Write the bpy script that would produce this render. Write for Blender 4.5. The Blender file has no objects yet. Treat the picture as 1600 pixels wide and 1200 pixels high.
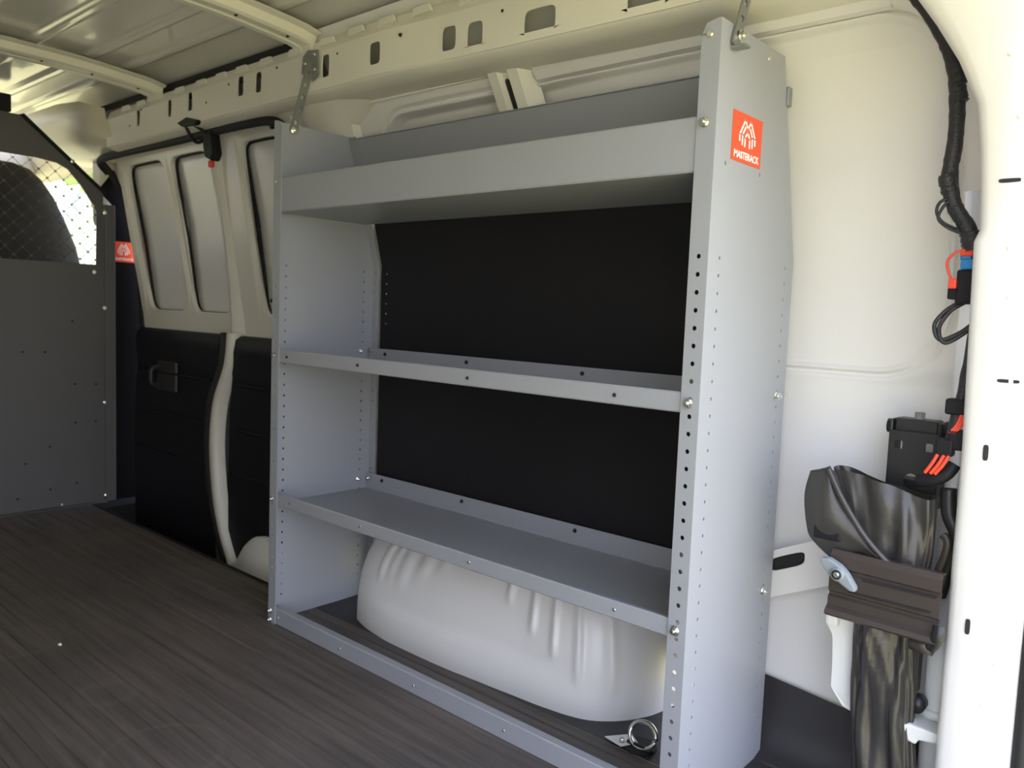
import bpy, bmesh, math, random
from mathutils import Vector, Matrix
random.seed(7)
sc = bpy.context.scene
COL = sc.collection
pi = math.pi

# ------------------------------------------------------------------ camera
# metres; x runs towards the rear doors, y towards the right-hand wall, z up, floor at z = 0
CAM = (1.6667, -1.0353, 0.7551)
PITCH, YAW, ROLL, FPX = math.radians(4.97), math.radians(41.526), math.radians(2.25), 1265.25
fw = Vector((-math.sin(YAW)*math.cos(PITCH), math.cos(YAW)*math.cos(PITCH), -math.sin(PITCH)))
rt = fw.cross(Vector((0, 0, 1))).normalized(); up = rt.cross(fw)
rt, up = math.cos(ROLL)*rt + math.sin(ROLL)*up, -math.sin(ROLL)*rt + math.cos(ROLL)*up
cam = bpy.data.cameras.new('camera'); camo = bpy.data.objects.new('camera', cam); COL.objects.link(camo)
m = Matrix((rt, up, -fw)).transposed().to_4x4(); m.translation = CAM; camo.matrix_world = m
cam.sensor_width = 36; cam.lens = FPX/1600*36; cam.clip_start = 0.02
cam.dof.use_dof = True; cam.dof.focus_distance = 1.3; cam.dof.aperture_fstop = 7.0
sc.camera = camo

# ------------------------------------------------------------------ sky, sun, exposure
w = bpy.data.worlds.new('World'); sc.world = w; w.use_nodes = True
nt = w.node_tree; nt.nodes.clear()
out = nt.nodes.new('ShaderNodeOutputWorld'); bg = nt.nodes.new('ShaderNodeBackground')
tc = nt.nodes.new('ShaderNodeTexCoord'); sx = nt.nodes.new('ShaderNodeSeparateXYZ'); cr = nt.nodes.new('ShaderNodeValToRGB')
cr.color_ramp.elements[0].position = 0.0; cr.color_ramp.elements[0].color = (0.88, 0.90, 1.0, 1)
cr.color_ramp.elements[1].position = 0.8; cr.color_ramp.elements[1].color = (0.54, 0.65, 1.0, 1)
nt.links.new(tc.outputs['Generated'], sx.inputs[0]); nt.links.new(sx.outputs['Z'], cr.inputs[0])
nt.links.new(cr.outputs[0], bg.inputs[0]); bg.inputs[1].default_value = 1.8
nt.links.new(bg.outputs[0], out.inputs[0])
sl = bpy.data.lights.new('sun', 'SUN'); so = bpy.data.objects.new('sun', sl); COL.objects.link(so)
sl.energy = 3.6; sl.angle = 0.01; sl.color = (1.0, 0.93, 0.82)
sd = Vector((0.42, 0.30, -1.0)).normalized()          # light travels towards the rear, over the roof
so.rotation_euler = sd.to_track_quat('-Z', 'Y').to_euler()
sc.view_settings.view_transform = 'Standard'; sc.view_settings.look = 'None'
sc.view_settings.gamma = 1.0; sc.view_settings.use_curve_mapping = False
sc.view_settings.exposure = 1.50

# ------------------------------------------------------------------ materials
def mat(name, col, rough=0.5, metal=0.0, coat=0.0, var=0.0, vscale=8.0, bump=0.0, bscale=60.0, spec=0.5, trans=0.0):
    mt = bpy.data.materials.new(name); mt.use_nodes = True
    n = mt.node_tree; b = n.nodes['Principled BSDF']
    b.inputs['Base Color'].default_value = (*col, 1); b.inputs['Roughness'].default_value = rough
    b.inputs['Metallic'].default_value = metal; b.inputs['Coat Weight'].default_value = coat
    b.inputs['Specular IOR Level'].default_value = spec; b.inputs['Transmission Weight'].default_value = trans
    t = n.nodes.new('ShaderNodeTexCoord')
    if var > 0:
        nz = n.nodes.new('ShaderNodeTexNoise'); nz.inputs['Scale'].default_value = vscale; nz.inputs['Detail'].default_value = 5
        mx = n.nodes.new('ShaderNodeMix'); mx.data_type = 'RGBA'
        mx.inputs[6].default_value = tuple(c*(1-var) for c in col) + (1,); mx.inputs[7].default_value = tuple(min(1, c*(1+var)) for c in col) + (1,)
        n.links.new(t.outputs['Object'], nz.inputs['Vector']); n.links.new(nz.outputs[0], mx.inputs[0]); n.links.new(mx.outputs[2], b.inputs['Base Color'])
    if bump > 0:
        nb = n.nodes.new('ShaderNodeTexNoise'); nb.inputs['Scale'].default_value = bscale; nb.inputs['Detail'].default_value = 3
        bp = n.nodes.new('ShaderNodeBump'); bp.inputs['Strength'].default_value = bump; bp.inputs['Distance'].default_value = 0.002
        n.links.new(t.outputs['Object'], nb.inputs['Vector']); n.links.new(nb.outputs[0], bp.inputs['Height']); n.links.new(bp.outputs[0], b.inputs['Normal'])
    return mt
WHITE = mat('white_paint', (0.81, 0.795, 0.77), 0.30, var=0.02, vscale=3)
ROOFM = mat('roof_paint', (0.80, 0.79, 0.75), 0.22, coat=0.35, bump=0.05, bscale=9)
CREAM = mat('cream_paint', (0.80, 0.77, 0.68), 0.35)
GREY = mat('grey_powder_coat', (0.335, 0.345, 0.37), 0.40, var=0.02, vscale=6, bump=0.06, bscale=900)
DGREY = mat('galvanised_strap', (0.30, 0.31, 0.30), 0.4, metal=0.7)
BLACKP = mat('black_board', (0.0105, 0.0095, 0.0115), 0.6, var=0.15, spec=0.3)
BLACK = mat('black_plastic', (0.010, 0.010, 0.013), 0.55, spec=0.25)
RUBBER = mat('black_rubber', (0.010, 0.010, 0.011), 0.7)
PART = mat('charcoal_powder_coat', (0.115, 0.110, 0.108), 0.55, bump=0.1, bscale=500)
ZINC = mat('zinc_bolt', (0.82, 0.82, 0.76), 0.25, metal=1.0)
CHROME = mat('chrome_ring', (0.8, 0.8, 0.8), 0.12, metal=1.0)
ORANGE = mat('orange_sticker', (0.86, 0.085, 0.022), 0.45)
STW = mat('sticker_white', (0.9, 0.88, 0.86), 0.5)
HOLE = mat('dark_opening', (0.02, 0.02, 0.022), 0.8)
JACK = mat('black_enamel', (0.014, 0.014, 0.015), 0.4)
CLAMP = mat('brown_black_enamel', (0.045, 0.035, 0.030), 0.38)
WING = mat('cast_grey', (0.24, 0.27, 0.29), 0.6)
VINYL = mat('black_vinyl', (0.040, 0.037, 0.034), 0.33, bump=0.9, bscale=26)
TAPE = mat('loom_tape', (0.022, 0.022, 0.026), 0.45, bump=0.8, bscale=220)
RED = mat('red_wire', (0.85, 0.07, 0.03), 0.4)
BLUE = mat('blue_connector', (0.02, 0.22, 0.55), 0.4)
WPLAST = mat('white_plastic', (0.82, 0.83, 0.80), 0.4)
SEAT = mat('dark_seat_cloth', (0.03, 0.028, 0.027), 0.9)
LEAF = mat('sunlit_leaves', (0.32, 0.48, 0.06), 0.7, var=0.5, vscale=3)
BARK = mat('bark', (0.10, 0.07, 0.05), 0.9)
TAN = mat('tan_cover', (0.72, 0.66, 0.53), 0.4)
GROUND = mat('sunlit_grass', (0.50, 0.445, 0.19), 0.95, var=0.25, vscale=1.5)
LINER = mat('white_wall_liner', (0.74, 0.73, 0.71), 0.5)
WINGM = mat('black_wing_coat', (0.006, 0.006, 0.008), 0.7, spec=0.08)
GLASS = mat('window_glass', (0.95, 0.97, 0.96), 0.0, trans=1.0)

def floor_material():
    mt = bpy.data.materials.new('ribbed_floor_mat'); mt.use_nodes = True
    n = mt.node_tree; b = n.nodes['Principled BSDF']; t = n.nodes.new('ShaderNodeTexCoord')
    mp = n.nodes.new('ShaderNodeMapping'); mp.inputs['Scale'].default_value = (2.2, 60, 1)
    nz = n.nodes.new('ShaderNodeTexNoise'); nz.inputs['Scale'].default_value = 1.0; nz.inputs['Detail'].default_value = 6; nz.inputs['Roughness'].default_value = 0.65
    n2 = n.nodes.new('ShaderNodeTexNoise'); n2.inputs['Scale'].default_value = 2.6; n2.inputs['Detail'].default_value = 4
    cr = n.nodes.new('ShaderNodeValToRGB'); e = cr.color_ramp.elements
    e[0].position = 0.32; e[0].color = (0.070, 0.060, 0.055, 1); e[1].position = 0.74; e[1].color = (0.165, 0.142, 0.127, 1)
    mx = n.nodes.new('ShaderNodeMix'); mx.data_type = 'RGBA'; mx.blend_type = 'MULTIPLY'; mx.inputs[0].default_value = 0.55
    c2 = n.nodes.new('ShaderNodeValToRGB'); c2.color_ramp.elements[0].position = 0.35; c2.color_ramp.elements[0].color = (0.55, 0.55, 0.57, 1); c2.color_ramp.elements[1].position = 0.65; c2.color_ramp.elements[1].color = (1.25, 1.18, 1.12, 1)
    n.links.new(t.outputs['Object'], mp.inputs[0]); n.links.new(mp.outputs[0], nz.inputs['Vector']); n.links.new(t.outputs['Object'], n2.inputs['Vector'])
    n.links.new(nz.outputs[0], cr.inputs[0]); n.links.new(n2.outputs[0], c2.inputs[0])
    n.links.new(cr.outputs[0], mx.inputs[6]); n.links.new(c2.outputs[0], mx.inputs[7])
    # pale circular scuffs left by boots and pallets
    vo = n.nodes.new('ShaderNodeTexVoronoi'); vo.feature = 'F1'; vo.inputs['Scale'].default_value = 2.3
    sc1 = n.nodes.new('ShaderNodeValToRGB'); ee = sc1.color_ramp.elements
    ee[0].position = 0.36; ee[0].color = (0, 0, 0, 1); ee[1].position = 0.372; ee[1].color = (0.40, 0.40, 0.40, 1)
    k = sc1.color_ramp.elements.new(0.385); k.color = (0, 0, 0, 1)
    n3 = n.nodes.new('ShaderNodeTexNoise'); n3.inputs['Scale'].default_value = 7; n3.inputs['Detail'].default_value = 3
    ml = n.nodes.new('ShaderNodeMath'); ml.operation = 'MULTIPLY'
    ad = n.nodes.new('ShaderNodeMix'); ad.data_type = 'RGBA'; ad.inputs[7].default_value = (0.20, 0.18, 0.15, 1)
    n.links.new(t.outputs['Object'], vo.inputs['Vector']); n.links.new(vo.outputs['Distance'], sc1.inputs[0])
    n.links.new(t.outputs['Object'], n3.inputs['Vector']); n.links.new(sc1.outputs[0], ml.inputs[0]); n.links.new(n3.outputs[0], ml.inputs[1])
    n.links.new(ml.outputs[0], ad.inputs[0]); n.links.new(mx.outputs[2], ad.inputs[6]); n.links.new(ad.outputs[2], b.inputs['Base Color'])
    b.inputs['Roughness'].default_value = 0.55
    bp = n.nodes.new('ShaderNodeBump'); bp.inputs['Strength'].default_value = 0.25; bp.inputs['Distance'].default_value = 0.002
    n.links.new(nz.outputs[0], bp.inputs['Height']); n.links.new(bp.outputs[0], b.inputs['Normal'])
    return mt
FLOOR = floor_material()

# ------------------------------------------------------------------ helpers
def obj(name, verts, faces, m, parent=None, smooth=False, solid=0.0, bevel=0.0, merge=False, off=0.0, segs=2):
    me = bpy.data.meshes.new(name)
    bm = bmesh.new(); vs = [bm.verts.new(v) for v in verts]
    for f in faces:
        try: bm.faces.new([vs[i] for i in f])
        except ValueError: pass
    if merge: bmesh.ops.remove_doubles(bm, verts=bm.verts, dist=1e-5)
    bmesh.ops.recalc_face_normals(bm, faces=bm.faces)
    bm.to_mesh(me); bm.free()
    me.materials.append(m)
    if smooth:
        for p in me.polygons: p.use_smooth = True
    o = bpy.data.objects.new(name, me); COL.objects.link(o); o.parent = parent
    if solid:
        s = o.modifiers.new('sheet', 'SOLIDIFY'); s.thickness = solid; s.offset = off
    if bevel:
        b = o.modifiers.new('edge', 'BEVEL'); b.width = bevel; b.segments = segs; b.limit_method = 'ANGLE'; b.angle_limit = 0.6
    return o
def box(name, lo, hi, m, parent=None, bevel=0.0, segs=2):
    x0, y0, z0 = lo; x1, y1, z1 = hi
    v = [(x0,y0,z0),(x1,y0,z0),(x1,y1,z0),(x0,y1,z0),(x0,y0,z1),(x1,y0,z1),(x1,y1,z1),(x0,y1,z1)]
    return obj(name, v, [(0,3,2,1),(4,5,6,7),(0,1,5,4),(1,2,6,5),(2,3,7,6),(3,0,4,7)], m, parent, bevel=bevel, segs=segs)
def prism(name, poly, axis, a, b, m, parent=None, bevel=0.0, smooth=False):
    """polygon in the two other axes, extruded along axis from a to b"""
    def P(p, t): return {'x': (t, p[0], p[1]), 'y': (p[0], t, p[1]), 'z': (p[0], p[1], t)}[axis]
    n = len(poly); v = [P(p, a) for p in poly] + [P(p, b) for p in poly]
    f = [tuple(range(n)), tuple(range(n, 2*n))] + [(i, (i+1) % n, n+(i+1) % n, n+i) for i in range(n)]
    return obj(name, v, f, m, parent, bevel=bevel, smooth=smooth)
def loft(name, rows, m, parent=None, closed=False, smooth=True, solid=0.0, caps=False, off=0.0, bevel=0.0):
    n = len(rows[0]); v = [p for r in rows for p in r]; f = []
    for i in range(len(rows)-1):
        for j in range(n if closed else n-1):
            k = (j+1) % n; f.append((i*n+j, i*n+k, (i+1)*n+k, (i+1)*n+j))
    if caps: f += [tuple(range(n)), tuple(range((len(rows)-1)*n, len(rows)*n))]
    return obj(name, v, f, m, parent, smooth=smooth, solid=solid, off=off, bevel=bevel)
def spline(pts, n=6):
    out = []
    for i in range(len(pts)-1):
        p0, p1, p2, p3 = [Vector(pts[max(0, min(len(pts)-1, k))]) for k in (i-1, i, i+1, i+2)]
        for k in range(n):
            t = k/n
            out.append(0.5*((2*p1)+(p2-p0)*t+(2*p0-5*p1+4*p2-p3)*t*t+(3*p1-p0-3*p2+p3)*t**3))
    out.append(Vector(pts[-1])); return out
def tube(name, pts, r, m, parent=None, seg=10, smooth_path=True, n=6, rough=0.0):
    P = spline(pts, n) if smooth_path else [Vector(p) for p in pts]
    rows = []; nrm = None
    for i, p in enumerate(P):
        t = (P[min(i+1, len(P)-1)] - P[max(i-1, 0)]).normalized()
        if nrm is None: nrm = t.orthogonal().normalized()
        nrm = (nrm - t*nrm.dot(t)).normalized(); b = t.cross(nrm)
        rr = (r(i/(len(P)-1)) if callable(r) else r) * (1 + rough*(random.random()-0.5))
        rows.append([tuple(p + rr*(math.cos(2*pi*k/seg)*nrm + math.sin(2*pi*k/seg)*b)) for k in range(seg)])
    return loft(name, rows, m, parent, closed=True, caps=True)
def thing(name, label, cat, loc=(0,0,0), group=None):
    o = bpy.data.objects.new(name, None); COL.objects.link(o); o.location = loc; o.empty_display_size = 0.05
    tag(o, label, cat, group); return o
def tag(o, label, cat, group=None):
    o['label'] = label; o['category'] = cat
    if group: o['group'] = group
    return o
def struct(o, label=None):
    o['kind'] = 'structure'
    if label: o['label'] = label
    return o
def under(o, parent):
    """parent a part built in world coordinates to an empty that stands elsewhere"""
    o.parent = parent; o.matrix_parent_inverse = Matrix.Translation(-Vector(parent.location)); return o
def ring(n, a, b, k=2.0):
    """closed super-ellipse, point 0 on +u; n multiple of 4"""
    r = []
    for i in range(n):
        t = 2*pi*i/n; c, s = math.cos(t), math.sin(t)
        r.append((a*math.copysign(abs(c)**(2/k), c), b*math.copysign(abs(s)**(2/k), s)))
    return r
def sheet(name, us, vs, holes, f, m, parent=None, solid=0.0015, smooth=False, off=-1.0, skip=(), bevel=0.0):
    """grid sheet in (u, v); holes = {(i, j): (a, b, k, n[, du, dv])} cuts a real opening into cell i, j"""
    V = []; F = []
    def add(u, v): V.append(tuple(f(u, v))); return len(V)-1
    for i in range(len(us)-1):
        for j in range(len(vs)-1):
            if (i, j) in skip: continue
            u0, u1, v0, v1 = us[i], us[i+1], vs[j], vs[j+1]
            if (i, j) in holes:
                h = holes[(i, j)]; a, b, k, n = h[:4]; du, dv = (h[4], h[5]) if len(h) > 4 else (0, 0)
                cu, cv = (u0+u1)/2+du, (v0+v1)/2+dv
                R = [add(cu+x, cv+y) for x, y in ring(n, a, b, k)]
                C = [add(u1, v1), add(u0, v1), add(u0, v0), add(u1, v0)]; q = n//4
                for c in range(4):
                    F.append((C[c-1], C[c], R[(q*c) % n]))
                    for kk in range(q*c, q*(c+1)): F.append((C[c], R[(kk+1) % n], R[kk % n]))
            else:
                F.append((add(u0, v0), add(u1, v0), add(u1, v1), add(u0, v1)))
    return obj(name, V, F, m, parent, smooth=smooth, solid=solid, merge=True, off=off, bevel=bevel)
def lerp(xs, ys, x):
    if x <= xs[0]: return ys[0]
    for i in range(len(xs)-1):
        if x <= xs[i+1]: t = (x-xs[i])/(xs[i+1]-xs[i]); return ys[i]+(ys[i+1]-ys[i])*t
    return ys[-1]
def sm(a, b, x):
    t = max(0, min(1, (x-a)/(b-a))); return t*t*(3-2*t)
def frange(a, b, n): return [a+(b-a)*i/n for i in range(n+1)]
def bolt_mesh(name, r, m, stub=True):
    V = []; F = []
    def disc(rad, z0, z1, n, ph=0):
        b0 = len(V)
        for z in (z0, z1):
            for k in range(n): V.append((rad*math.cos(2*pi*k/n+ph), rad*math.sin(2*pi*k/n+ph), z))
        F.append(tuple(b0+n+k for k in range(n))); F.append(tuple(b0+k for k in reversed(range(n))))
        for k in range(n): F.append((b0+k, b0+(k+1) % n, b0+n+(k+1) % n, b0+n+k))
    disc(r*1.25, 0, r*0.22, 14); disc(r, r*0.2, r*0.95, 6)
    if stub: disc(r*0.5, r*0.9, r*1.6, 10)
    me = bpy.data.meshes.new(name); me.from_pydata(V, [], F); me.materials.append(m); return me
BOLT = bolt_mesh('bolt', 0.0060, ZINC); SMALLB = bolt_mesh('small_bolt', 0.003, ZINC, False); RIVET = bolt_mesh('dark_rivet', 0.0022, HOLE, False); DIMPLE = bolt_mesh('weld_dimple', 0.004, WHITE, False)
def put(me, name, loc, d, parent, s=1.0):
    o = bpy.data.objects.new(name, me); COL.objects.link(o); o.parent = parent
    o.location = Vector(loc) - Vector(parent.location if parent else (0,0,0))
    o.rotation_euler = Vector(d).to_track_quat('Z', 'Y').to_euler(); o.scale = (s,)*3; return o
def strips(name, lines, wd, f, m, parent, th):
    """flat strokes along 2-D polylines, mapped by f(u, v, h)"""
    V = []; F = []
    for ln in lines:
        th = th*1.12
        for a, b in zip(ln[:-1], ln[1:]):
            dx, dy = b[0]-a[0], b[1]-a[1]; L = math.hypot(dx, dy); nx, ny = -dy/L*wd/2, dx/L*wd/2; ex, ey = dx/L*wd*0.3, dy/L*wd*0.3
            q = [(a[0]+nx-ex, a[1]+ny-ey), (b[0]+nx+ex, b[1]+ny+ey), (b[0]-nx+ex, b[1]-ny+ey), (a[0]-nx-ex, a[1]-ny-ey)]
            b0 = len(V); V += [f(*p, 0) for p in q] + [f(*p, th) for p in q]
            F += [(b0+4, b0+5, b0+6, b0+7), (b0, b0+1, b0+5, b0+4), (b0+1, b0+2, b0+6, b0+5), (b0+2, b0+3, b0+7, b0+6), (b0+3, b0, b0+4, b0+7)]
    return obj(name, V, F, m, parent)
def lettering(name, text, size, mw, m, parent):
    cu = bpy.data.curves.new(name, 'FONT'); cu.body = text; cu.size = size; cu.align_x = 'CENTER'; cu.align_y = 'CENTER'; cu.extrude = 0.0002; cu.offset = 0.0005*size/0.02
    t = bpy.data.objects.new(name, cu); COL.objects.link(t)
    dg = bpy.context.evaluated_depsgraph_get(); me = bpy.data.meshes.new_from_object(t.evaluated_get(dg))
    bpy.data.objects.remove(t); me.name = name; me.materials.clear(); me.materials.append(m); me.transform(mw)
    o = bpy.data.objects.new(name, me); COL.objects.link(o); o.parent = parent; return o
LOGO = [[(0.04,0.18),(0.04,0.42),(0.33,0.97),(0.50,0.68),(0.67,0.97),(0.96,0.42),(0.96,0.18)],
        [(0.20,0.06),(0.20,0.42),(0.36,0.72)], [(0.80,0.06),(0.80,0.42),(0.64,0.72)],
        [(0.36,0.02),(0.36,0.34),(0.50,0.56),(0.64,0.34),(0.64,0.02)]]
def sticker(name, o, u, v, wd, ht, parent, text_size):
    """o = centre, u = reading direction, v = up; both unit vectors"""
    o, u, v = Vector(o), Vector(u), Vector(v); nn = u.cross(v)
    def f(a, b, h): return tuple(o + u*a + v*b + nn*h)
    V = [f(a*wd/2, b*ht/2, h) for h in (0.0002, 0.0007) for a, b in ((-1,-1),(1,-1),(1,1),(-1,1))]
    s = obj(name, V, [(0,1,2,3),(4,5,6,7),(0,1,5,4),(1,2,6,5),(2,3,7,6),(3,0,4,7)], ORANGE, parent)
    s['label'] = 'orange square sticker with white emblem and lettering'
    strips('emblem', LOGO, 0.075, lambda a, b, h: f((a-0.5)*wd*0.56, (b-0.5)*ht*0.56+ht*0.11, 0.0008+h), STW, s, 0.0001)
    mw = Matrix((u, v, nn)).transposed().to_4x4(); mw.translation = o - v*ht*0.36 + nn*0.0009
    lettering('lettering', 'MASTERACK', text_size, mw, STW, s)
    return s

# ================================================================== THE SETTING
def wy(z):      # inner face of the right-hand body side (tumblehome)
    return lerp([0.0, 0.80, 1.0, 1.17, 1.25, 1.40], [0.335, 0.335, 0.303, 0.240, 0.192, 0.11], z)
# ground outside
gr = struct(obj('ground', [(-30,-30,-0.70),(30,-30,-0.70),(30,30,-0.70),(-30,30,-0.70)], [(0,1,2,3)], GROUND), 'sunlit dry grass around the van')
# ---- floor: ribbed mat with grooves running fore and aft
rows_y = []; yy = -1.40
prof = []
while yy < 0.12:
    prof += [(yy, 0.0), (yy+0.0375, 0.0), (yy+0.0390, -0.0022), (yy+0.0415, -0.0022)]; yy += 0.0430
prof = [p for p in prof if p[0] < 0.128] + [(0.13, 0.0), (0.14, -0.004), (0.142, -0.02)]
fl = struct(loft('floor', [[(x, y, z) for y, z in prof] for x in (-1.43, 0.0, 1.52)], FLOOR, smooth=False), 'dark brown-grey ribbed cargo floor mat with scuffs')
def mat_strip(name, x0, x1, pts, parent):
    return loft(name, [[(x, y, z) for y, z in pts] for x in frange(x0, x1, 2)], mat_plain, parent, smooth=True)
mat_plain = mat('plain_mat_rubber', (0.030, 0.028, 0.028), 0.5, var=0.2, vscale=4, bump=0.2, bscale=30)
mat_strip('mat_under_shelf', -0.005, 1.52, [(0.13, 0.0004), (0.20, 0.0004), (0.27, 0.002), (0.36, 0.012)], fl)
loft('mat_upturn', [[(x, y, z*k) for y, z in [(0.27, 0.003), (0.295, 0.010), (0.312, 0.028), (0.320, 0.06), (0.324, 0.095), (0.328, 0.13)]] for x, k in ((1.00, 1.04), (1.10, 1.0), (1.24, 0.90), (1.52, 0.7))], mat_plain, fl)
box('step_tread', (-1.43, 0.13, -0.30), (-0.005, 0.42, -0.26), RUBBER, fl)
box('step_riser', (-1.43, 0.105, -0.27), (-0.005, 0.128, -0.022), RUBBER, fl)
tube('mat_edge_bead', [(-1.41, 0.139, -0.002), (-0.7, 0.139, -0.002), (-0.006, 0.139, -0.002)], 0.006, RUBBER, fl, seg=8)
box('subfloor', (-1.43, -1.40, -0.06), (1.52, 0.105, -0.02), RUBBER, fl)
box('rear_sill', (1.522, -1.36, -0.12), (1.60, 0.30, -0.006), BLACK, fl, bevel=0.006)

# ---- right-hand body side, stamped panel with crease
def rr(x, z, x0, x1, z0, z1, r):        # signed distance to a rounded rectangle
    cx, cz, hx, hz = (x0+x1)/2, (z0+z1)/2, (x1-x0)/2-r, (z1-z0)/2-r
    dx, dz = abs(x-cx)-hx, abs(z-cz)-hz
    return math.hypot(max(dx, 0), max(dz, 0)) + min(max(dx, dz), 0) - r
def wall_y(x, z):
    y = wy(z)
    y += 0.010*sm(0.006, -0.006, rr(x, z, 0.085, 1.335, 0.688, 1.205, 0.10))          # main blanked window panel
    y += 0.020*sm(0.004, -0.004, rr(x, z, 0.085, 1.335, 0.688, 1.205, 0.10))*sm(0.80, 0.50, x)
    y += 0.009*math.exp(-((rr(x, z, 0.075, 1.345, 0.679, 1.215, 0.11))/0.0045)**2)      # groove round it
    y += 0.030*sm(1.350, 1.362, x)                                                   # step to the corner post
    y -= 0.016*sm(1.385, 1.392, x)*sm(0.86, 0.875, z)
    zl = z - 0.46*(x-1.09)
    y += 0.008*sm(0.352, 0.366, zl) * sm(0.70, 0.66, z)                               # panel above the rail stands back
    y += 0.005*sm(0.272, 0.264, zl)
    y += 0.004*math.exp(-((zl-0.268)/0.005)**2)
    return y
def dense(a, b, step, zones):
    r = [a]
    while r[-1] < b: r.append(r[-1] + (0.0018 if any(p < r[-1] < q for p, q in zones) else step))
    return r
xs = dense(-0.02, 1.50, 0.008, [(1.315, 1.40), (0.06, 0.20)]); zs = dense(0.10, 1.40, 0.008, [(0.66, 0.70), (1.10, 1.225), (0.86, 0.88), (0.25, 0.28)])
wr = struct(loft('wall_right', [[(x, wall_y(x, z), z) for x in xs] for z in zs], WHITE), 'white painted right-hand van body side behind the shelving')
# stamped rail with a slot at the rear
def railf(u, v): return (u, 0.322+0.0*v, v+0.46*(u-1.09))
o = sheet('stamped_rail', [0.95, 1.085, 1.165, 1.25], [0.272, 0.30, 0.358], {(1, 1): (0.030, 0.012, 4, 24, -0.003, 0.002)}, railf, WHITE, wr, solid=0.006, bevel=0.002)
obj('rail_slot', [railf(*p) for p in ((1.08,0.300),(1.168,0.300),(1.168,0.352),(1.08,0.352))], [(0,1,2,3)], HOLE, wr).location = (0, 0.006, 0)
# upper flange and hat-section posts between panel and roof rail
def strip_y(z, d): return wy(z) - d
loft('wall_post', [[(x, wy(z)+d, z) for x, d in [(0.478, 0.01), (0.492, -0.022), (0.517, -0.024), (0.522, -0.012), (0.541, -0.012), (0.547, -0.026), (0.572, -0.024), (0.594, 0.01)]] for z in (1.168, 1.20, 1.248)], CREAM, wr, smooth=False)
obj('post_slot', [(0.5315+0.0055*math.cos(t), wy(1.19+q)-0.0135, 1.19+q) for t in frange(0, 2*pi, 20)[:-1] for q in [(0.028 if math.sin(t) > 0 else -0.02)+0.006*math.sin(t)]], [tuple(range(20))], HOLE, wr, solid=0.002)
loft('header_flange', [[(x, wy(z)+d, z) for d, z in [(0.004, 1.212), (-0.007, 1.214), (-0.009, 1.228), (-0.014, 1.240), (-0.016, 1.252)]] for x in (0.60, 0.9, 1.2, 1.26)], WHITE, wr, smooth=False)
def corner_path():
    P = [(1.24, 1.222), (1.29, 1.205), (1.325, 1.165), (1.345, 1.11), (1.352, 1.04), (1.354, 0.96)]
    return spline([(a, 0, b) for a, b in P], 5)
cp = corner_path(); rows = []
for i, p in enumerate(cp):
    t = (cp[min(i+1, len(cp)-1)]-cp[max(i-1, 0)]).normalized(); n = Vector((t.z, 0, -t.x)) * -1
    fade = 1 - 0.7*i/len(cp)
    rows.append([(p.x+n.x*a, wy(p.z)+d*fade, p.z+n.z*a) for a, d in [(-0.004, 0.006), (0.0, -0.006), (0.006, -0.011), (0.020, -0.014), (0.040, -0.022)]])
loft('corner_flange', rows, WHITE, wr)
# lower inner post at x about 0 (behind the shelf's front end)
cpil = loft('centre_pillar', [[(-0.235+dx, y+wy(z)-0.215, z) for dx, y in pr] for z, pr in [
    (0.95, [(-0.06,0.25),(-0.03,0.190),(0.02,0.188),(0.026,0.206),(0.055,0.206),(0.062,0.188),(0.10,0.180),(0.155,0.182),(0.19,0.20),(0.21,0.25)]),
    (1.12, [(-0.03,0.25),(0.0,0.190),(0.05,0.188),(0.056,0.208),(0.085,0.208),(0.092,0.188),(0.14,0.176),(0.195,0.180),(0.225,0.20),(0.24,0.25)]),
    (1.20, [(-0.045,0.25),(-0.015,0.190),(0.05,0.184),(0.056,0.204),(0.085,0.204),(0.092,0.184),(0.15,0.170),(0.215,0.176),(0.25,0.195),(0.27,0.25)]),
    (1.235,[(-0.10,0.25),(-0.05,0.182),(0.05,0.172),(0.056,0.174),(0.085,0.174),(0.092,0.172),(0.16,0.165),(0.25,0.170),(0.32,0.19),(0.36,0.25)]),
    (1.262,[(-0.16,0.25),(-0.08,0.165),(0.05,0.155),(0.056,0.155),(0.085,0.155),(0.092,0.155),(0.18,0.150),(0.32,0.155),(0.42,0.19),(0.48,0.25)])]], CREAM, wr, smooth=True)
es = cpil.modifiers.new('crease', 'EDGE_SPLIT'); es.split_angle = 0.6
box('pillar_slot', (-0.265, 0.150, 1.212), (-0.255, 0.158, 1.232), HOLE, wr)

# ---- roof rail: box beam with rectangular openings
bx = []; cells = {}
rail_holes = [(-0.926, 1.318, 0.012, 0.024), (-0.718, 1.318, 0.012, 0.024), (-0.594, 1.317, 0.013, 0.025), (-0.321, 1.317, 0.014, 0.025), (-0.235, 1.313, 0.014, 0.025),
              (0.052, 1.306, 0.014, 0.025), (0.238, 1.300, 0.018, 0.023), (0.457, 1.295, 0.020, 0.023), (0.529, 1.290, 0.021, 0.024), (0.691, 1.286, 0.037, 0.023), (0.915, 1.282, 0.037, 0.023), (1.12, 1.278, 0.03, 0.022)]
us = [-1.16]
for i, (hx, hz, a, b) in enumerate(rail_holes): us += [hx-a-0.012, hx+a+0.012]
us.append(1.46); vs = [1.258, 1.285, 1.352]
vs = [1.255, 1.270, 1.342, 1.370]
holes = {}
for i, (hx, hz, a, b) in enumerate(rail_holes): holes[(2*i+1, 1)] = (a, b, 5, 24, 0, hz-1.306)
def beam_z(x, z): return z - 0.014*sm(0.1, 1.2, x) - 0.006*sm(-0.3, -1.1, x)
def beam_y(x): return 0.10 + 0.010*sm(0.40, 0.425, x) - 0.006*sm(0.12, 0.14, x)
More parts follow.
